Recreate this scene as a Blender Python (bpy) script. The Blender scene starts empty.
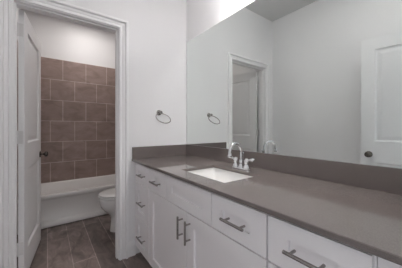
import bpy, bmesh, math
from mathutils import Vector, Matrix

S = bpy.context.scene
COL = S.collection
PI = math.pi

# ------------------------------------------------------------------ camera
F_PX, HORIZON = 207.0, 128.3
cd = bpy.data.cameras.new('camera')
cam = bpy.data.objects.new('camera', cd)
COL.objects.link(cam)
cd.sensor_fit = 'HORIZONTAL'
cd.sensor_width = 36.0
cd.lens = F_PX / 402.0 * 36.0
cd.shift_y = (HORIZON - 134.0) / 402.0
cd.clip_start = 0.02
cam.location = (0.0, 0.0, 1.167)
cam.rotation_euler = (PI / 2, 0, -math.radians(36.63))
S.camera = cam

# ------------------------------------------------------------------ world, exposure
w = bpy.data.worlds.new('world')
S.world = w
w.use_nodes = True
w.node_tree.nodes['Background'].inputs[0].default_value = (0.93, 0.96, 1.0, 1)
w.node_tree.nodes['Background'].inputs[1].default_value = .74
VANITY_GLOW = 11.5
CAN_GLOW = 92
ROOM_FILL = 38
BULB_GLOW = 540
S.view_settings.view_transform = 'Standard'
S.view_settings.look = 'None'
S.view_settings.exposure = 0.57
S.view_settings.gamma = 1.0
S.view_settings.use_curve_mapping = False
S.cycles.use_denoising = True
S.cycles.denoising_prefilter = 'ACCURATE'
S.cycles.max_bounces = 14
S.cycles.diffuse_bounces = 8
S.cycles.glossy_bounces = 6
S.cycles.sample_clamp_indirect = 5.0
S.cycles.blur_glossy = 0.1
S.cycles.caustics_reflective = True

# ------------------------------------------------------------------ materials
def new_mat(name):
    m = bpy.data.materials.new(name)
    m.use_nodes = True
    return m, m.node_tree.nodes, m.node_tree.links, m.node_tree.nodes['Principled BSDF']

def simple(name, col, rough=0.5, metal=0.0, bump=0.0, bscale=200.0, spec=0.5, coat=0.0):
    m, n, l, b = new_mat(name)
    b.inputs['Roughness'].default_value = rough
    b.inputs['Metallic'].default_value = metal
    b.inputs['Specular IOR Level'].default_value = spec
    b.inputs['Coat Weight'].default_value = coat
    tc = n.new('ShaderNodeTexCoord')
    nz = n.new('ShaderNodeTexNoise')
    nz.inputs['Scale'].default_value = bscale
    nz.inputs['Detail'].default_value = 2.0
    l.new(tc.outputs['Object'], nz.inputs['Vector'])
    mx = n.new('ShaderNodeMix'); mx.data_type = 'RGBA'
    mx.inputs[6].default_value = (*[c * 0.985 for c in col], 1)
    mx.inputs[7].default_value = (*[min(1, c * 1.015) for c in col], 1)
    l.new(nz.outputs['Fac'], mx.inputs[0])
    l.new(mx.outputs[2], b.inputs['Base Color'])
    if bump:
        bp = n.new('ShaderNodeBump')
        bp.inputs['Strength'].default_value = bump
        bp.inputs['Distance'].default_value = 0.002
        l.new(nz.outputs['Fac'], bp.inputs['Height'])
        l.new(bp.outputs[0], b.inputs['Normal'])
    return m

M_WALL = simple('wall_paint', (0.80, 0.795, 0.80), 0.7, bump=0.12, bscale=150)
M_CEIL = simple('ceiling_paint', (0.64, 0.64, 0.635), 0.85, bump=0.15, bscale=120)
M_TRIM = simple('trim_enamel', (0.84, 0.835, 0.84), 0.32)
M_DOOR = simple('door_enamel', (0.79, 0.79, 0.795), 0.38)
M_CAB = simple('cabinet_enamel', (0.84, 0.82, 0.835), 0.35)
M_CABIN = simple('cabinet_carcass', (0.55, 0.54, 0.55), 0.5)
M_PORC = simple('porcelain', (0.80, 0.795, 0.79), 0.10, coat=0.3)
M_TUB = simple('tub_enamel', (0.82, 0.805, 0.79), 0.16)
M_SINK = simple('sink_ceramic', (0.78, 0.775, 0.76), 0.12)
M_CHROME = simple('chrome', (0.74, 0.74, 0.75), 0.07, metal=1.0)
M_NICKEL = simple('satin_nickel', (0.36, 0.34, 0.33), 0.27, metal=1.0)
M_KNOB = simple('dark_nickel', (0.13, 0.115, 0.105), 0.25, metal=1.0)
M_HINGE = simple('hinge_nickel', (0.66, 0.65, 0.65), 0.4, metal=0.0)
M_DARK = simple('dark_metal', (0.03, 0.03, 0.03), 0.5)
M_MIRROR = simple('mirror_silver', (0.80, 0.835, 0.82), 0.0, metal=1.0)
M_PLASTIC = simple('white_plastic', (0.78, 0.78, 0.775), 0.25)

def glow(name, col, strength):
    m, n, l, b = new_mat(name)
    b.inputs['Base Color'].default_value = (0.8, 0.8, 0.8, 1)
    b.inputs['Emission Color'].default_value = (*col, 1)
    b.inputs['Emission Strength'].default_value = strength
    return m
M_SHADE = glow('lit_frosted_glass', (1.0, 0.97, 0.965), VANITY_GLOW)
M_CAN = glow('lit_lens', (1.0, 0.95, 0.92), CAN_GLOW)

M_ROOMFILL = glow('room_fill_lens', (1.0, 0.97, 0.95), ROOM_FILL)
M_BULB = glow('lit_bulb', (1.0, 0.975, 0.965), BULB_GLOW)

def quartz():
    m, n, l, b = new_mat('taupe_quartz')
    tc = n.new('ShaderNodeTexCoord')
    a = n.new('ShaderNodeTexNoise'); a.inputs['Scale'].default_value = 420; a.inputs['Detail'].default_value = 3
    c = n.new('ShaderNodeTexNoise'); c.inputs['Scale'].default_value = 14; c.inputs['Detail'].default_value = 4
    l.new(tc.outputs['Object'], a.inputs['Vector']); l.new(tc.outputs['Object'], c.inputs['Vector'])
    ad = n.new('ShaderNodeMath'); ad.operation = 'MULTIPLY_ADD'
    ad.inputs[1].default_value = 0.08
    l.new(c.outputs['Fac'], ad.inputs[0]); l.new(a.outputs['Fac'], ad.inputs[2])
    r = n.new('ShaderNodeValToRGB')
    r.color_ramp.elements[0].position = 0.30; r.color_ramp.elements[0].color = (0.122, 0.103, 0.098, 1)
    r.color_ramp.elements[1].position = 0.78; r.color_ramp.elements[1].color = (0.172, 0.148, 0.139, 1)
    l.new(ad.outputs[0], r.inputs[0]); l.new(r.outputs[0], b.inputs['Base Color'])
    b.inputs['Roughness'].default_value = 0.06
    b.inputs['Specular IOR Level'].default_value = 0.5
    b.inputs['IOR'].default_value = 1.6
    return m
M_QUARTZ = quartz()

def tiles(name, axes, bw, bh, offs, origin, c1, c2, mort, msize, rough, streak, low=0.66, high=1.28):
    """tiles laid in the plane of the two given object axes (0=x 1=y 2=z); the second may run downwards"""
    m, n, l, b = new_mat(name)
    tc = n.new('ShaderNodeTexCoord')
    sp = n.new('ShaderNodeSeparateXYZ'); l.new(tc.outputs['Object'], sp.inputs[0])
    cb = n.new('ShaderNodeCombineXYZ')
    for k in (0, 1):
        ax, sgn = axes[k]
        ma = n.new('ShaderNodeMath'); ma.operation = 'MULTIPLY_ADD'
        ma.inputs[1].default_value = sgn; ma.inputs[2].default_value = origin[k]
        l.new(sp.outputs[ax], ma.inputs[0]); l.new(ma.outputs[0], cb.inputs[k])
    br = n.new('ShaderNodeTexBrick')
    br.offset = offs; br.offset_frequency = 2; br.squash = 1.0
    br.inputs['Scale'].default_value = 1.0
    br.inputs['Brick Width'].default_value = bw
    br.inputs['Row Height'].default_value = bh
    br.inputs['Mortar Size'].default_value = msize
    br.inputs['Mortar Smooth'].default_value = 0.2
    br.inputs['Bias'].default_value = 0.0
    br.inputs['Color1'].default_value = (*c1, 1)
    br.inputs['Color2'].default_value = (*c2, 1)
    br.inputs['Mortar'].default_value = (*mort, 1)
    l.new(cb.outputs[0], br.inputs['Vector'])
    mp = n.new('ShaderNodeMapping'); mp.inputs['Scale'].default_value = streak
    l.new(cb.outputs[0], mp.inputs[0])
    nz = n.new('ShaderNodeTexNoise'); nz.inputs['Scale'].default_value = 1.0
    nz.inputs['Detail'].default_value = 6; nz.inputs['Roughness'].default_value = 0.6
    nz.inputs['Distortion'].default_value = 0.8
    l.new(mp.outputs[0], nz.inputs['Vector'])
    rp = n.new('ShaderNodeValToRGB')
    rp.color_ramp.elements[0].position = 0.3; rp.color_ramp.elements[0].color = (*[low*c for c in (1.0, .975, .96)], 1)
    rp.color_ramp.elements[1].position = 0.72; rp.color_ramp.elements[1].color = (high, high, high, 1)
    l.new(nz.outputs['Fac'], rp.inputs[0])
    mx = n.new('ShaderNodeMix'); mx.data_type = 'RGBA'; mx.blend_type = 'MULTIPLY'
    mx.inputs[0].default_value = 1.0
    l.new(br.outputs['Color'], mx.inputs[6]); l.new(rp.outputs[0], mx.inputs[7])
    l.new(mx.outputs[2], b.inputs['Base Color'])
    b.inputs['Roughness'].default_value = rough
    bp = n.new('ShaderNodeBump'); bp.invert = True
    bp.inputs['Strength'].default_value = 0.4; bp.inputs['Distance'].default_value = 0.002
    l.new(br.outputs['Fac'], bp.inputs['Height']); l.new(bp.outputs[0], b.inputs['Normal'])
    return m
TC1, TC2, TMO = (0.355, 0.268, 0.242), (0.295, 0.22, 0.196), (0.60, 0.50, 0.46)
M_TILE_FAR = tiles('wall_tile_far', ((0, 1), (2, -1)), 0.305, 0.305, 0.5, (-0.19 + 0.1525, 2.19), TC1, TC2, TMO, 0.0045, 0.4, (5, 9, 5), .75, 1.2)
M_TILE_SIDE = tiles('wall_tile_side', ((1, 1), (2, -1)), 0.305, 0.305, 0.5, (-3.70, 2.19), TC1, TC2, TMO, 0.0035, 0.4, (5, 9, 5))
M_FLOOR = tiles('plank_floor_tile', ((1, 1), (0, 1)), 1.2, 0.178, 0.37, (0.31, -0.003), (0.205, 0.163, 0.150), (0.13, 0.103, 0.095), (0.33, 0.275, 0.25), 0.0036, 0.38, (6, 13, 5), 0.5, 1.55)

# ------------------------------------------------------------------ mesh helpers
class MB:
    """collects shapes given in world (or local) coordinates, links them as one mesh object"""
    def __init__(self): self.bm = bmesh.new()
    def face(self, vs):
        try: return self.bm.faces.new(vs)
        except ValueError: return None
    def box(self, x0, x1, y0, y1, z0, z1, bev=0.0, seg=2):
        bm = self.bm
        v = [bm.verts.new(p) for p in [(x0,y0,z0),(x1,y0,z0),(x1,y1,z0),(x0,y1,z0),(x0,y0,z1),(x1,y0,z1),(x1,y1,z1),(x0,y1,z1)]]
        fs = [bm.faces.new([v[i] for i in q]) for q in [(3,2,1,0),(4,5,6,7),(0,1,5,4),(1,2,6,5),(2,3,7,6),(3,0,4,7)]]
        if bev:
            es = list({e for f in fs for e in f.edges})
            bmesh.ops.bevel(bm, geom=es, offset=bev, segments=seg, affect='EDGES', profile=0.5)
        return self
    def loft(self, rings, cap0=True, cap1=True, close=True):
        """rings: list of lists of points, equal counts"""
        bm = self.bm
        R = [[bm.verts.new(p) for p in r] for r in rings]
        n = len(R[0])
        for a, b in zip(R, R[1:]):
            for i in range(n if close else n - 1):
                j = (i + 1) % n
                self.face([a[i], a[j], b[j], b[i]])
        if cap0: self.face(R[0][::-1])
        if cap1: self.face(R[-1])
        return self
    def lathe(self, prof, origin=(0,0,0), axis=(0,0,1), n=24):
        """prof: (radius, height) pairs along axis"""
        q = Vector((0,0,1)).rotation_difference(Vector(axis).normalized())
        o = Vector(origin)
        rings = []
        for r, h in prof:
            r = max(r, 1e-5)
            rings.append([o + q @ Vector((r*math.cos(2*PI*i/n), r*math.sin(2*PI*i/n), h)) for i in range(n)])
        return self.loft(rings)
    def tube(self, pts, rad, n=14, closed=False):
        pts = [Vector(p) for p in pts]
        rads = rad if isinstance(rad, (list, tuple)) else [rad] * len(pts)
        rings = []
        m = len(pts)
        prev = None
        for i, p in enumerate(pts):
            if closed: t = pts[(i+1) % m] - pts[i-1]
            else: t = pts[min(i+1, m-1)] - pts[max(i-1, 0)]
            t.normalize()
            if prev is None:
                ref = Vector((0,0,1)) if abs(t.z) < 0.9 else Vector((0,1,0))
                u = t.cross(ref).normalized()
            else:
                u = (prev - t * prev.dot(t)).normalized()
            prev = u
            v = t.cross(u)
            rings.append([p + (u*math.cos(2*PI*k/n) + v*math.sin(2*PI*k/n)) * rads[i] for k in range(n)])
        if closed: rings.append(rings[0])
        self.loft(rings, not closed, not closed)
        if closed: bmesh.ops.remove_doubles(self.bm, verts=self.bm.verts, dist=1e-6)
        return self
    def build(self, name, mat, parent=None, origin=None, smooth=False, kind=None, angle=40):
        bm = self.bm
        bmesh.ops.recalc_face_normals(bm, faces=bm.faces)
        o3 = Vector(origin) if origin is not None else (parent_origin(parent) if parent else Vector((0,0,0)))
        bmesh.ops.translate(bm, verts=bm.verts, vec=-o3)
        me = bpy.data.meshes.new(name)
        bm.to_mesh(me); bm.free()
        me.materials.append(mat)
        if smooth:
            me.polygons.foreach_set('use_smooth', [True] * len(me.polygons))
            try: me.set_sharp_from_angle(angle=math.radians(angle))
            except Exception: pass
        ob = bpy.data.objects.new(name, me)
        COL.objects.link(ob)
        if parent: ob.parent = parent
        elif origin is not None: ob.location = o3
        if kind: ob['kind'] = kind
        return ob

def parent_origin(p):
    """world (unrotated) origin of a parent: parts are drawn in the frame of their thing"""
    v = Vector((0,0,0))
    while p is not None:
        v += p.location if not p.get('_local') else Vector((0,0,0))
        p = p.parent
    return v

def thing(name, label, cat, loc=(0,0,0), group=None, local=False, rotz=0.0, kind=None):
    o = bpy.data.objects.new(name, None)
    COL.objects.link(o)
    o.empty_display_size = 0.1
    o.location = loc; o.rotation_euler = (0, 0, rotz)
    if local: o['_local'] = 1
    tag(o, label, cat, group, kind)
    return o

def tag(o, label, cat, group=None, kind=None):
    o['label'] = label; o['category'] = cat
    if group: o['group'] = group
    if kind: o['kind'] = kind
    return o

def struct(mb, name, mat, label, cat, smooth=False):
    return tag(mb.build(name, mat, smooth=smooth), label, cat, kind='structure')

def panelled(mb, w, h, t, panels, loops, both=True):
    """slab 0..w (x), 0..h (z), front face at y=0, back at y=t, with recessed panels; loops = (inset, depth) pairs"""
    xs = sorted({0.0, w, *[p[0] for p in panels], *[p[1] for p in panels]})
    zs = sorted({0.0, h, *[p[2] for p in panels], *[p[3] for p in panels]})
    bm = mb.bm
    def side(y, sg):
        grid = {}
        def V(x, z):
            k = (round(x, 6), round(z, 6))
            if k not in grid: grid[k] = bm.verts.new((x, y, z))
            return grid[k]
        for i in range(len(xs)-1):
            for j in range(len(zs)-1):
                cx, cz = (xs[i]+xs[i+1])/2, (zs[j]+zs[j+1])/2
                if any(p[0] < cx < p[1] and p[2] < cz < p[3] for p in panels) and (both or sg > 0): continue
                mb.face([V(xs[i],zs[j]), V(xs[i+1],zs[j]), V(xs[i+1],zs[j+1]), V(xs[i],zs[j+1])])
        if both or sg > 0:
            for p in panels:
                prev = [V(p[0],p[2]), V(p[1],p[2]), V(p[1],p[3]), V(p[0],p[3])]
                for ins, dep in loops:
                    cur = [bm.verts.new(q) for q in [(p[0]+ins,y+sg*dep,p[2]+ins),(p[1]-ins,y+sg*dep,p[2]+ins),(p[1]-ins,y+sg*dep,p[3]-ins),(p[0]+ins,y+sg*dep,p[3]-ins)]]
                    for k in range(4): mb.face([prev[k], prev[(k+1)%4], cur[(k+1)%4], cur[k]])
                    prev = cur
                mb.face(prev)
        return V
    A = side(0.0, 1); B = side(t, -1)
    for i in range(len(xs)-1):
        for z in (0.0, h): mb.face([A(xs[i],z), A(xs[i+1],z), B(xs[i+1],z), B(xs[i],z)])
    for j in range(len(zs)-1):
        for x in (0.0, w): mb.face([A(x,zs[j]), A(x,zs[j+1]), B(x,zs[j+1]), B(x,zs[j])])
    return mb

def rrect(x0, x1, y0, y1, z, r, n=6):
    pts = []
    for cx, cy, a0 in [(x1-r,y1-r,0),(x0+r,y1-r,PI/2),(x0+r,y0+r,PI),(x1-r,y0+r,3*PI/2)]:
        for k in range(n+1):
            a = a0 + PI/2*k/n
            pts.append((cx+r*math.cos(a), cy+r*math.sin(a), z))
    return pts

# ------------------------------------------------------------------ dimensions of the place (metres)
XM = 1.2115        # mirror face
XR = 1.2175        # wall behind the mirror
XL = -0.365        # wall facing the mirror
YE = 1.904         # end wall, vanity side
YE2 = 2.02         # end wall, toilet side
YB = -0.04         # wall with the entrance, room side
YB2 = -0.155
YF = 3.74          # far wall behind the tub
ZC = 2.808
HX0, HX1, HZ = -0.184, 0.508, 2.05      # opening to the toilet room
EX0, EX1, EZ = -0.272, 0.49, 2.085      # entrance opening

# ------------------------------------------------------------------ setting
struct(MB().box(XL-.12, XR+.12, -2.2, YF+.12, -.10, 0), 'floor', M_FLOOR, 'dark brown wood-look plank tile floor', 'floor')
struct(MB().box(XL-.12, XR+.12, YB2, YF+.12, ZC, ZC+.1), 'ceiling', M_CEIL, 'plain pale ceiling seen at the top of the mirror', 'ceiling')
struct(MB().box(XR, XR+.12, YB2, YF+.12, 0, ZC), 'wall_right', M_WALL, 'pale grey wall that carries the mirror', 'wall')
struct(MB().box(XL-.12, XL, YB2, YF+.12, 0, ZC), 'wall_left', M_WALL, 'pale grey wall facing the mirror, seen only in its reflection', 'wall')
struct(MB().box(XL, XR, YF, YF+.12, 0, ZC), 'wall_far', M_WALL, 'white wall above the brown tiles behind the bathtub', 'wall')
m = MB()
m.box(XL, HX0-.019, YE, YE2, 0, ZC); m.box(HX1+.019, XR, YE, YE2, 0, ZC); m.box(HX0-.019, HX1+.019, YE, YE2, HZ+.019, ZC)
struct(m, 'wall_end', M_WALL, 'pale wall with the towel ring and the toilet room doorway', 'wall')
m = MB()
m.box(XL, EX0-.019, YB2, YB, 0, ZC); m.box(EX1+.019, XR, YB2, YB, 0, ZC); m.box(EX0-.019, EX1+.019, YB2, YB, EZ+.019, ZC)
struct(m, 'wall_back', M_WALL, 'wall with the entrance doorway behind the viewer', 'wall')

XT = -0.285       # toilet room side of the partition beside the open door
struct(MB().box(XL, XT, YE2, YF, 0, ZC), 'wall_toilet_left', M_WALL, 'pale partition behind the open toilet room door', 'wall')

# tiled surround of the tub
TZ = 2.19
struct(MB().box(XT+.011, XR-.011, YF-.012, YF, .36, TZ, .002), 'wall_tile_far', M_TILE_FAR, 'brown square tiles on the wall behind the bathtub', 'wall tile')
struct(MB().box(XR-.011, XR, 2.99, YF, .36, TZ, .002), 'wall_tile_right', M_TILE_SIDE, 'brown square tiles at the toilet end of the bathtub', 'wall tile')
struct(MB().box(XT, XT+.011, 2.99, YF, .36, TZ, .002), 'wall_tile_left', M_TILE_SIDE, 'brown square tiles at the bathtub end behind the open door', 'wall tile')

CASING = [(0,0),(0,.009),(.003,.012),(.017,.0125),(.021,.005),(.025,.005),(.031,.010),(.043,.0145),(.0445,.0085),(.048,.0085),(.051,.021),(.055,.0255),(.066,.026),(.072,.022),(.073,0)]
def casing(mb, x0, x1, ztop, y, sg):
    rings = []
    rv = .005
    for px, pz, dx, dz in [(x0-rv,0,-1,0),(x0-rv,ztop+rv,-1,1),(x1+rv,ztop+rv,1,1),(x1+rv,0,1,0)]:
        rings.append([(px+dx*o, y+sg*t, pz+dz*o) for o, t in CASING])
    mb.loft(rings)
def jamb(mb, x0, x1, ztop, y0, y1, stop0, stop1):
    mb.box(x0-.019, x0, y0, y1, 0, ztop+.019); mb.box(x1, x1+.019, y0, y1, 0, ztop+.019); mb.box(x0, x1, y0, y1, ztop, ztop+.019)
    mb.box(x0, x0+.011, stop0, stop1, 0, ztop, .002); mb.box(x1-.011, x1, stop0, stop1, 0, ztop, .002); mb.box(x0+.011, x1-.011, stop0, stop1, ztop-.011, ztop, .002)
m = MB(); casing(m, HX0, HX1, HZ, YE, -1); casing(m, HX0, HX1, HZ, YE2, 1); jamb(m, HX0, HX1, HZ, YE, YE2, YE+.03, YE+.072)
struct(m, 'trim_1', M_TRIM, 'white moulded casing around the toilet room doorway', 'door trim')
m = MB(); casing(m, EX0, EX1, EZ, YB, 1); casing(m, EX0, EX1, EZ, YB2, -1); jamb(m, EX0, EX1, EZ, YB2, YB, YB2+.03, YB2+.072)
struct(m, 'trim_2', M_TRIM, 'white moulded casing around the entrance doorway', 'door trim')

BASE = [(0,0),(.014,0),(.014,.095),(.011,.102),(.011,.112),(.006,.124),(.004,.132),(0,.132)]
def skirt(mb, a, b, nrm):
    a, b, nrm = Vector(a), Vector(b), Vector(nrm)
    mb.loft([[a + nrm*t + Vector((0,0,z)) for t, z in BASE], [b + nrm*t + Vector((0,0,z)) for t, z in BASE]])
m = MB(); skirt(m, (HX1+.079, YE, 0), (.655, YE, 0), (0,-1,0)); skirt(m, (XL, YE, 0), (HX0-.079, YE, 0), (0,-1,0))
struct(m, 'baseboard_end', M_TRIM, 'short white baseboard between doorway casing and vanity', 'baseboard')
struct((lambda q: (skirt(q, (XL, YB, 0), (XL, YE-.015, 0), (1,0,0)), q)[1])(MB()), 'baseboard_left', M_TRIM, 'white baseboard along the wall facing the mirror', 'baseboard')
m = MB(); skirt(m, (XR, YE2+.02, 0), (XR, 2.99, 0), (-1,0,0)); skirt(m, (XT, YE2+.03, 0), (XT, 2.99, 0), (1,0,0))
struct(m, 'baseboard_toilet', M_TRIM, 'white baseboard in the toilet room', 'baseboard')

# ------------------------------------------------------------------ doors
OGEE = [(.003,.005),(.011,.0125),(.020,.0135),(.048,.0065),(.056,.0055)]
def knob_set(parent, x, z, t):
    for sg, y in ((-1, 0.0), (1, t)):
        k = MB().lathe([(0,0),(.030,0),(.032,.003),(.030,.007),(.014,.010),(.010,.016),(.010,.030),(.016,.036),(.025,.043),(.028,.052),(.026,.061),(.017,.067),(0,.068)], (x, y, z), (0, sg, 0), 28)
        k.build('knob', M_KNOB, parent, origin=(0,0,0), smooth=True, angle=60)
def make_door(name, label, w_, h_, loc, rotz, mirrored, rails):
    """local frame: hinge edge at x=0, leaf along +x, front face y=0, back y=.035"""
    root = thing(name, label, 'door', loc, local=True, rotz=rotz, kind='structure')
    t = .035
    st = .108
    zb0, zb1, zt0, zt1 = rails
    m = panelled(MB(), w_, h_, t, [(st, w_-st, zb0, zb1), (st, w_-st, zt0, zt1)], OGEE)
    m.build('leaf', M_DOOR, root, origin=(0,0,0))
    knob_set(root, w_-.062, .905 - loc[2], t)
    MB().box(w_-.0005, w_+.0015, .006, .029, .875-loc[2], .935-loc[2], .0004).build('latch_plate', M_KNOB, root, origin=(0,0,0))
    yk = t if mirrored else 0.0
    sg = 1 if mirrored else -1
    for hz in (.20, 1.03, 1.83):
        q = MB()
        q.box(-.0022, .0004, min(yk, yk-sg*.030), max(yk, yk-sg*.030), hz, hz+.095)
        q.lathe([(0,0),(.006,0),(.006,.095),(.004,.099),(0,.1)], (-.006, yk+sg*.004, hz-.002), (0,0,1), 12)
        q.box(-.034, -.006, yk+sg*.0015, yk+sg*.0035, hz, hz+.095)
        q.build('hinge', M_HINGE, root, origin=(0,0,0), smooth=True)
    return root
# leaf into the toilet room; the face towards +X is the one seen
aA = math.radians(90 - 7.3)
make_door('door_1', 'white two-panel door standing open into the toilet room', .672, 2.025, (-.137, 2.036, .022), aA, True, (.20, .83, 1.03, 1.905))
# entrance leaf, seen in the mirror only
aB = math.radians(90 - 5.0)
make_door('door_2', 'white two-panel entrance door seen only in the mirror', .762, 2.055, (-.262+.003, YB+.013, .015), aB, True, (.22, .81, 1.02, 1.94))

# ------------------------------------------------------------------ bathtub
TX0, TX1, TY0, TY1, TH = XT+.012, XR-.012, 3.0, YF-.013, .385
tub = thing('bathtub', 'white alcove bathtub against the brown tiled wall', 'bathtub', ((TX0+TX1)/2, TY0, 0))
m = MB()
rim = .075
rings = [rrect(TX0, TX1, TY0+.022, TY1, 0, .01), rrect(TX0, TX1, TY0+.022, TY1, .010, .01), rrect(TX0, TX1, TY0+.005, TY1, .012, .01), rrect(TX0, TX1, TY0+.003, TY1, .058, .01),
         rrect(TX0, TX1, TY0+.016, TY1, .074, .01), rrect(TX0, TX1, TY0+.026, TY1, .085, .01), rrect(TX0, TX1, TY0+.030, TY1, TH-.075, .01), rrect(TX0, TX1, TY0+.010, TY1, TH-.050, .012),
         rrect(TX0, TX1, TY0, TY1, TH-.040, .014), rrect(TX0, TX1, TY0, TY1, TH-.012, .014), rrect(TX0+.004, TX1-.004, TY0+.005, TY1-.002, TH-.002, .016), rrect(TX0+.012, TX1-.012, TY0+.016, TY1-.008, TH, .02),
         rrect(TX0+rim, TX1-rim, TY0+rim+.01, TY1-.05, TH-.002, .13), rrect(TX0+rim+.012, TX1-rim-.012, TY0+rim+.02, TY1-.062, TH-.018, .14),
         rrect(TX0+rim+.05, TX1-rim-.03, TY0+rim+.045, TY1-.085, .17, .16), rrect(TX0+rim+.12, TX1-rim-.06, TY0+rim+.08, TY1-.12, .075, .16), rrect(TX0+rim+.22, TX1-rim-.14, TY0+rim+.15, TY1-.19, .055, .12)]
m.loft(rings)
m.build('basin', M_TUB, tub, smooth=True, angle=50)
m = MB().lathe([(0,0),(.035,0),(.035,.003),(.028,.005),(0,.004)], (TX1-.34, (TY0+TY1)/2, .056)); m.build('drain', M_CHROME, tub, smooth=True)

# ------------------------------------------------------------------ toilet (bowl points away from the wall with the tank)
TY = 2.50
toi = thing('toilet', 'white toilet half hidden behind the doorway casing beside the bathtub', 'toilet', (.85, TY, 0))
def egg(x0, x1, hw, z, n=36, flat=0.30):
    """plan outline: round nose at x0, squarer at x1"""
    pts = []
    xm_ = x0 + (x1-x0)*.48
    for i in range(n):
        a = 2*PI*i/n
        c, s_ = math.cos(a), math.sin(a)
        if c < 0: x = xm_ + (xm_-x0)*c; y = hw*s_
        else:
            e = 0.62
            x = xm_ + (x1-xm_)*abs(c)**e; y = hw*math.copysign(abs(s_)**.85, s_)
        pts.append((x, TY+y, z))
    return pts
m = MB()
m.loft([egg(.572,1.10,.116,0), egg(.570,1.10,.118,.010), egg(.576,1.09,.112,.022), egg(.582,1.08,.104,.10), egg(.584,1.07,.102,.15), egg(.566,1.06,.112,.19), egg(.520,1.055,.138,.235),
        egg(.486,1.05,.160,.275), egg(.467,1.04,.175,.32), egg(.461,1.03,.180,.36), egg(.460,1.03,.181,.385), egg(.466,1.02,.176,.392)])
m.build('bowl', M_PORC, toi, smooth=True, angle=70)
m = MB(); m.loft([egg(.458,.955,.184,.3935), egg(.455,.955,.187,.398), egg(.455,.955,.187,.407), egg(.460,.95,.182,.411)]); m.build('seat', M_PLASTIC, toi, smooth=True)
m = MB(); m.loft([egg(.463,.955,.180,.417), egg(.457,.957,.186,.421), egg(.457,.957,.186,.432), egg(.474,.945,.172,.441), egg(.53,.91,.125,.446)]); m.build('lid', M_PLASTIC, toi, smooth=True)
for ya in (TY-.09, TY+.055): MB().box(.955,.985,ya,ya+.035,.393,.432,.006).build('seat_hinge', M_PLASTIC, toi, smooth=True)
m = MB(); m.loft([rrect(1.0,1.19,TY-.185,TY+.185,.392,.04), rrect(.99,1.195,TY-.20,TY+.20,.45,.035), rrect(.982,1.20,TY-.215,TY+.215,.74,.03)]); tank = m.build('tank', M_PORC, toi, smooth=True)
m = MB(); m.loft([rrect(.974,1.203,TY-.222,TY+.222,.741,.03), rrect(.970,1.203,TY-.226,TY+.226,.75,.03), rrect(.970,1.203,TY-.226,TY+.226,.768,.03), rrect(.982,1.198,TY-.214,TY+.214,.777,.03)]); m.build('tank_lid', M_PORC, toi, smooth=True)
m = MB(); m.lathe([(0,0),(.014,0),(.014,.006),(.007,.008),(.007,.02),(0,.021)], (.983, TY+.155, .69), (-1,0,0)); m.tube([(.966,TY+.155,.69),(.962,TY+.12,.688),(.962,TY+.075,.684)],[.006,.006,.009]); m.build('flush_lever', M_CHROME, toi, smooth=True)
for sy in (-1, 1):
    MB().lathe([(.014,0),(.014,.012),(.009,.02),(0,.022)], (.80, TY+sy*.128, .0), (0,0,1), 16).build('bolt_cap', M_PLASTIC, toi, smooth=True)

# ------------------------------------------------------------------ vanity cabinets
XF = .642          # face of doors and drawers
XCARC = .662       # front of carcass
KICK, CT = .10, .864
ft = .019
def mesh_front(y0, y1, z0, z1, fr, fz):
    """shaker front in the plane x=XF, between y0<y1; recessed flat panel"""
    m = panelled(MB(), y1-y0, z1-z0, ft, [(fr, y1-y0-fr, fz, z1-z0-fz)] if True else [], [(.0006,.011)], both=False)
    # local x -> world -y (front face looks to -X)
    for v in m.bm.verts:
        x, y, z = v.co
        v.co = (XF + y, y1 - x, z0 + z)
    return m
def make_pull(length):
    """bar pull along local x, standing off local -y"""
    q = MB()
    q.tube([(-length/2,-.034,0),(-length/2+.001,-.034,0),(length/2-.001,-.034,0),(length/2,-.034,0)], [.0048,.0062,.0062,.0048], 14)
    for sx in (-1, 1): q.tube([(sx*length*.34,0,0),(sx*length*.34,-.034,0)], .0048, 10)
    return q.build('handle', M_NICKEL, origin=(0,0,0), smooth=True)
PULL = None
def put_pull(parent, root, y, z, vertical=False):
    global PULL
    if PULL is None: h = PULL = make_pull(.130)
    else:
        h = PULL.copy(); COL.objects.link(h)
    h.parent = parent
    h.location = Vector((XF, y, z)) - root.location
    h.rotation_euler = (0, PI/2, 0) if False else (0, 0, -PI/2)
    if vertical: h.rotation_euler = Matrix(((0,1,0),(0,0,1),(1,0,0))).to_euler()
    return h
def front(root, name, y0, y1, z0, z1):
    fr, fz = (.070, .070) if name == 'door' else (.076, .057)
    return mesh_front(y0, y1, z0, z1, fr, fz).build(name, M_CAB, root)
def carcass(root, y0, y1):
    m = MB()
    m.box(XCARC, XCARC+.019, y0, y1, KICK, CT)
    m.box(XCARC+.019, XR-.004, y0, y0+.016, KICK, CT); m.box(XCARC+.019, XR-.004, y1-.016, y1, KICK, CT)
    m.box(XR-.012, XR-.004, y0+.016, y1-.016, KICK, CT); m.box(XCARC+.019, XR-.012, y0+.016, y1-.016, KICK, KICK+.016)
    m.box(XCARC+.055, XR-.004, y0, y1, 0, KICK)
    return m.build('carcass', M_CAB, root)
def drawer_unit(label, y0, y1, f0, f1, hy):
    r = thing('drawer_cabinet', label, 'cabinet', ((XCARC+XR)/2, (y0+y1)/2, 0), 'white drawer cabinets of the vanity')
    carcass(r, y0, y1)
    for z0, z1 in ((.690,.852),(.388,.683),(.108,.381)):
        d = front(r, 'drawer', f0, f1, z0, z1)
        put_pull(d, r, hy, (z0+z1)/2)
    return r
a = drawer_unit('white three-drawer vanity cabinet beside the doorway', 1.551, 1.868, 1.556, 1.862, 1.675)
sb = thing('sink_cabinet', 'white vanity cabinet with two doors under the sink', 'cabinet', ((XCARC+XR)/2, 1.004, 0))
carcass(sb, .4615, 1.550)
d = front(sb, 'drawer', 1.268, 1.546, .690, .852); put_pull(d, sb, 1.392, .771)
front(sb, 'false_front', .781, 1.262, .690, .852)
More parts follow.
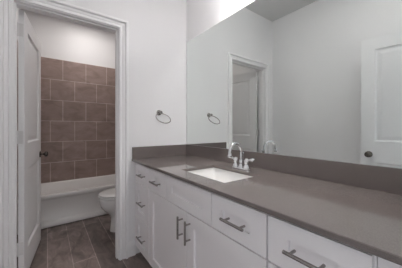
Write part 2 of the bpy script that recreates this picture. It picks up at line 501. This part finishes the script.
d = front(sb, 'drawer', .466, .775, .690, .852); put_pull(d, sb, .612, .771)
d = front(sb, 'door', 1.0065, 1.546, .108, .683); put_pull(d, sb, 1.046, .588, True)
d = front(sb, 'door', .466, 1.0015, .108, .683); put_pull(d, sb, .966, .588, True)
dn_unit = drawer_unit('white three-drawer vanity cabinet nearest the entrance', .1535, .4605, .158, .4565, .312)
MB().box(XCARC, XCARC+.02, YB+.024, .1515, KICK, CT, .001).build('filler_panel', M_CAB, dn_unit)
MB().box(XCARC+.055, XCARC+.075, YB+.024, .1515, 0, KICK).build('toe_kick', M_CAB, dn_unit)
MB().box(XCARC-.006, XCARC+.02, 1.8695, YE-.002, KICK, CT, .001).build('filler_strip', M_CAB, a)

# ------------------------------------------------------------------ countertop with sink cut-out and backsplash
ZK = .885
CX0, CX1, CY0, CY1 = .6218, XR-.002, YB+.002, YE-.002
SX0, SX1, SY0, SY1 = .735, 1.030, .785, 1.220
ct = thing('countertop', 'long taupe quartz vanity countertop with backsplash', 'countertop', ((CX0+CX1)/2, (CY0+CY1)/2, .865))
m = MB()
def counter_mesh(m):
    n = 6
    hole = rrect(SX0, SX1, SY0, SY1, 0, .010, n)
    cut = lambda z: [m.bm.verts.new((x, y, z)) for x, y, _ in hole]
    b = .0025
    out = lambda z, i: [m.bm.verts.new(p) for p in [(CX1, CY1, z), (CX0+i, CY1, z), (CX0+i, CY0, z), (CX1, CY0, z)]]
    top_o, top_i = out(ZK, b), cut(ZK)
    e1, e2 = out(ZK-b, 0), out(ZK-.020+b, 0)
    bot_o, bot_i = out(ZK-.020, b), cut(ZK-.020)
    def annulus(o, i):
        # corner k of the outline faces the arc k of the hole
        for k in range(4):
            arc = i[k*(n+1):(k+1)*(n+1)]
            for q in range(n): m.face([o[k], arc[q], arc[q+1]])
            nxt = i[((k+1)*(n+1)) % len(i)]
            m.face([o[k], arc[-1], nxt, o[(k+1) % 4]])
    annulus(top_o, top_i); annulus(bot_o, bot_i)
    for A, B in ((top_o, e1), (e1, e2), (e2, bot_o)):
        for k in range(4): m.face([A[k], A[(k+1)%4], B[(k+1)%4], B[k]])
    L = len(top_i)
    for k in range(L): m.face([top_i[k], top_i[(k+1)%L], bot_i[(k+1)%L], bot_i[k]])
counter_mesh(m)
m.build('worktop', M_QUARTZ, ct)
ZB = .994
MB().box(XM-.012, XR-.001, CY0, CY1, ZK+.0003, ZB, .0015).build('backsplash', M_QUARTZ, ct)
MB().box(CX0+.004, XM-.0125, CY1-.018, CY1, ZK+.0003, ZB, .0015).build('side_splash', M_QUARTZ, ct)

# sink
sk = thing('sink', 'white rectangular undermount sink in the taupe countertop', 'sink', ((SX0+SX1)/2, (SY0+SY1)/2, .73))
m = MB()
zt = ZK-.0205
m.loft([rrect(SX0-.02,SX1+.02,SY0-.02,SY1+.02,zt,.03), rrect(SX0-.004,SX1+.004,SY0-.004,SY1+.004,zt,.014), rrect(SX0-.002,SX1+.002,SY0-.002,SY1+.002,zt-.006,.016),
        rrect(SX0+.006,SX1-.006,SY0+.008,SY1-.008,zt-.09,.028), rrect(SX0+.03,SX1-.03,SY0+.035,SY1-.035,zt-.122,.05), rrect(SX0+.085,SX1-.085,SY0+.17,SY1-.17,zt-.130,.028)], cap0=False)
rim_ = [rrect(SX0-.02,SX1+.02,SY0-.02,SY1+.02,zt,.03), rrect(SX0-.012,SX1+.012,SY0-.012,SY1+.012,zt-.10,.05), rrect(SX0+.02,SX1-.02,SY0+.03,SY1-.03,zt-.142,.05)]
m.loft(rim_, cap0=False)
bmesh.ops.remove_doubles(m.bm, verts=m.bm.verts, dist=1e-5)
m.build('basin', M_SINK, sk, smooth=True, angle=60)
MB().lathe([(0,-.001),(.022,-.001),(.022,.002),(.017,.003),(.015,.001),(0,.002)], ((SX0+SX1)/2,(SY0+SY1)/2,zt-.129)).build('drain', M_CHROME, sk, smooth=True)

# faucet
FX, FY = 1.083, .989
fa = thing('faucet', 'chrome high-arc faucet with two lever handles behind the sink', 'faucet', (FX, FY, ZK))
m = MB()
m.loft([rrect(FX-.026,FX+.026,FY-.078,FY+.078,ZK+.0003,.0255,8), rrect(FX-.026,FX+.026,FY-.078,FY+.078,ZK+.007,.0255,8), rrect(FX-.022,FX+.022,FY-.074,FY+.074,ZK+.011,.0215,8)])
m.build('base_plate', M_CHROME, fa, smooth=True)
m = MB()
m.lathe([(.021,.0105),(.021,.016),(.016,.022),(.0145,.040),(.016,.052),(.0125,.060),(.0115,.066),(0,.067)], (FX, FY, ZK))
dirx = Vector((-1, -.14, 0)).normalized()
pts, rd = [], []
R = .064
zc0 = ZK + .118
for z in (.055, .075, .095, .118): pts.append(Vector((FX, FY, ZK+z))); rd.append(.0108)
for k in range(1, 15):
    t = PI * 1.03 * k / 14
    pts.append(Vector((FX, FY, zc0)) + dirx*(R*(1-math.cos(t))) + Vector((0,0,R*math.sin(t)))); rd.append(.0108)
e = pts[-1]
for dz, r_ in ((-.001,.0112),(-.004,.0130),(-.017,.0135),(-.020,.0118)):
    pts.append(e + Vector((0,0,dz)) + dirx*(-dz*.02)); rd.append(r_)
m.tube(pts, rd, 16)
m.build('spout', M_CHROME, fa, smooth=True)
for sy in (1, -1):
    m = MB()
    hy = FY + sy*.0508
    m.lathe([(.024,.0105),(.0245,.016),(.0205,.023),(.0165,.036),(.0175,.046),(.020,.053),(.019,.062),(.013,.071),(.010,.077),(0,.078)], (FX, hy, ZK))
    hd = m.build('handle', M_CHROME, fa, smooth=True)
    m = MB()
    o = Vector((FX, hy, ZK+.062)); dv = Vector((-.15, sy*.98, 0)).normalized()
    m.tube([o, o+dv*.016+Vector((0,0,.003)), o+dv*.034+Vector((0,0,.008)), o+dv*.056+Vector((0,0,.012)), o+dv*.067+Vector((0,0,.012)), o+dv*.072+Vector((0,0,.011))], [.0090,.0080,.0090,.0125,.0115,.006], 14)
    m.build('lever', M_CHROME, hd, smooth=True)
m = MB(); m.tube([(FX+.020,FY,ZK+.010),(FX+.020,FY,ZK+.105)], .0028, 10); m.lathe([(0,0),(.006,0),(.007,.006),(.005,.012),(0,.013)], (FX+.020,FY,ZK+.103)); m.build('lift_rod', M_CHROME, fa, smooth=True)

# ------------------------------------------------------------------ mirror
mi = tag(MB().box(XM, XR-.0004, YB+.005, YE-.018, ZB+.001, 2.0956, .0008, 1).build('vanity_mirror', M_MIRROR, None, origin=(XM+.003, .93, ZB)), 'large frameless wall mirror above the backsplash', 'mirror')

# ------------------------------------------------------------------ towel ring
RX, RZ = .893, 1.322
tr = thing('towel_ring', 'satin nickel towel ring on the wall beside the mirror', 'towel ring', (RX, YE, RZ))
MB().lathe([(0,0),(.026,0),(.027,.004),(.024,.009),(.016,.012),(0,.0125)], (RX, YE-.0003, RZ), (0,-1,0), 28).build('rosette', M_NICKEL, tr, smooth=True)
MB().lathe([(.0105,.010),(.0095,.022),(.010,.034),(.0155,.041),(.0165,.050),(.013,.058),(0,.060)], (RX, YE, RZ), (0,-1,0), 24).build('post', M_NICKEL, tr, smooth=True)
m = MB()
tl = math.radians(48)
ctr = Vector((RX, YE-.044, RZ-.010)); rr = .072
dn = Vector((0, -math.sin(tl), -math.cos(tl)))
cc = ctr + dn*rr
m.tube([cc + Vector((1,0,0))*(rr*math.sin(2*PI*k/48)) - dn*(rr*math.cos(2*PI*k/48)) for k in range(48)], .0042, 10, closed=True)
m.build('ring', M_NICKEL, tr, smooth=True)

# ------------------------------------------------------------------ lamps
LZ = 2.48
vl = thing('vanity_light', 'three-shade vanity light on the wall above the mirror', 'wall lamp', (XR, .99, LZ))
MB().box(XR-.022, XR-.0005, .99-.30, .99+.30, LZ+.005, LZ+.095, .004).build('backplate', M_NICKEL, vl, smooth=True)
for y in (.79, .99, 1.19):
    q = MB(); q.tube([(XR-.02,y,LZ+.05),(XR-.10,y,LZ+.052),(XR-.21,y,LZ+.062),(XR-.23,y,LZ+.082)], .007, 12)
    q.lathe([(0,0),(.022,0),(.024,.010),(.020,.026),(0,.028)], (XR-.23,y,LZ+.070)); q.build('arm', M_NICKEL, vl, smooth=True)
    MB().lathe([(.030,.074),(.040,.060),(.050,.030),(.056,-.02),(.058,-.055),(.0545,-.0555),(.0525,-.02),(.046,.030),(.036,.056),(.0,.068)], (XR-.23,y,LZ), (0,0,1), 28).build('lamp_shade', M_SHADE, vl, smooth=True)
    MB().lathe([(0,.024),(.018,.025),(.026,.030),(.028,.038),(.024,.046),(.014,.055),(0,.058)], (XR-.23,y,LZ), (0,0,1), 24).build('bulb', M_BULB, vl, smooth=True)
def downlight(label, x, y, mat):
    dl = thing('ceiling_downlight', label, 'ceiling lamp', (x, y, ZC))
    MB().lathe([(.075,-.0003),(.105,-.0003),(.105,-.005),(.098,-.008),(.081,-.006),(.075,-.0003)], (x,y,ZC), (0,0,1), 32).build('trim_ring', M_PLASTIC, dl, smooth=True)
    MB().lathe([(0,-.004),(.075,-.004),(.075,-.001),(0,-.001)], (x,y,ZC), (0,0,1), 32).build('lens', mat, dl)
downlight('round recessed downlight over the bathtub', .50, 3.20, M_CAN)
downlight('added unseen fill downlight in front of the vanity', .22, .42, M_ROOMFILL)  # added out of view to even out light on walls and cabinet fronts
for o in list(bpy.data.objects):
    if '_local' in o: del o['_local']
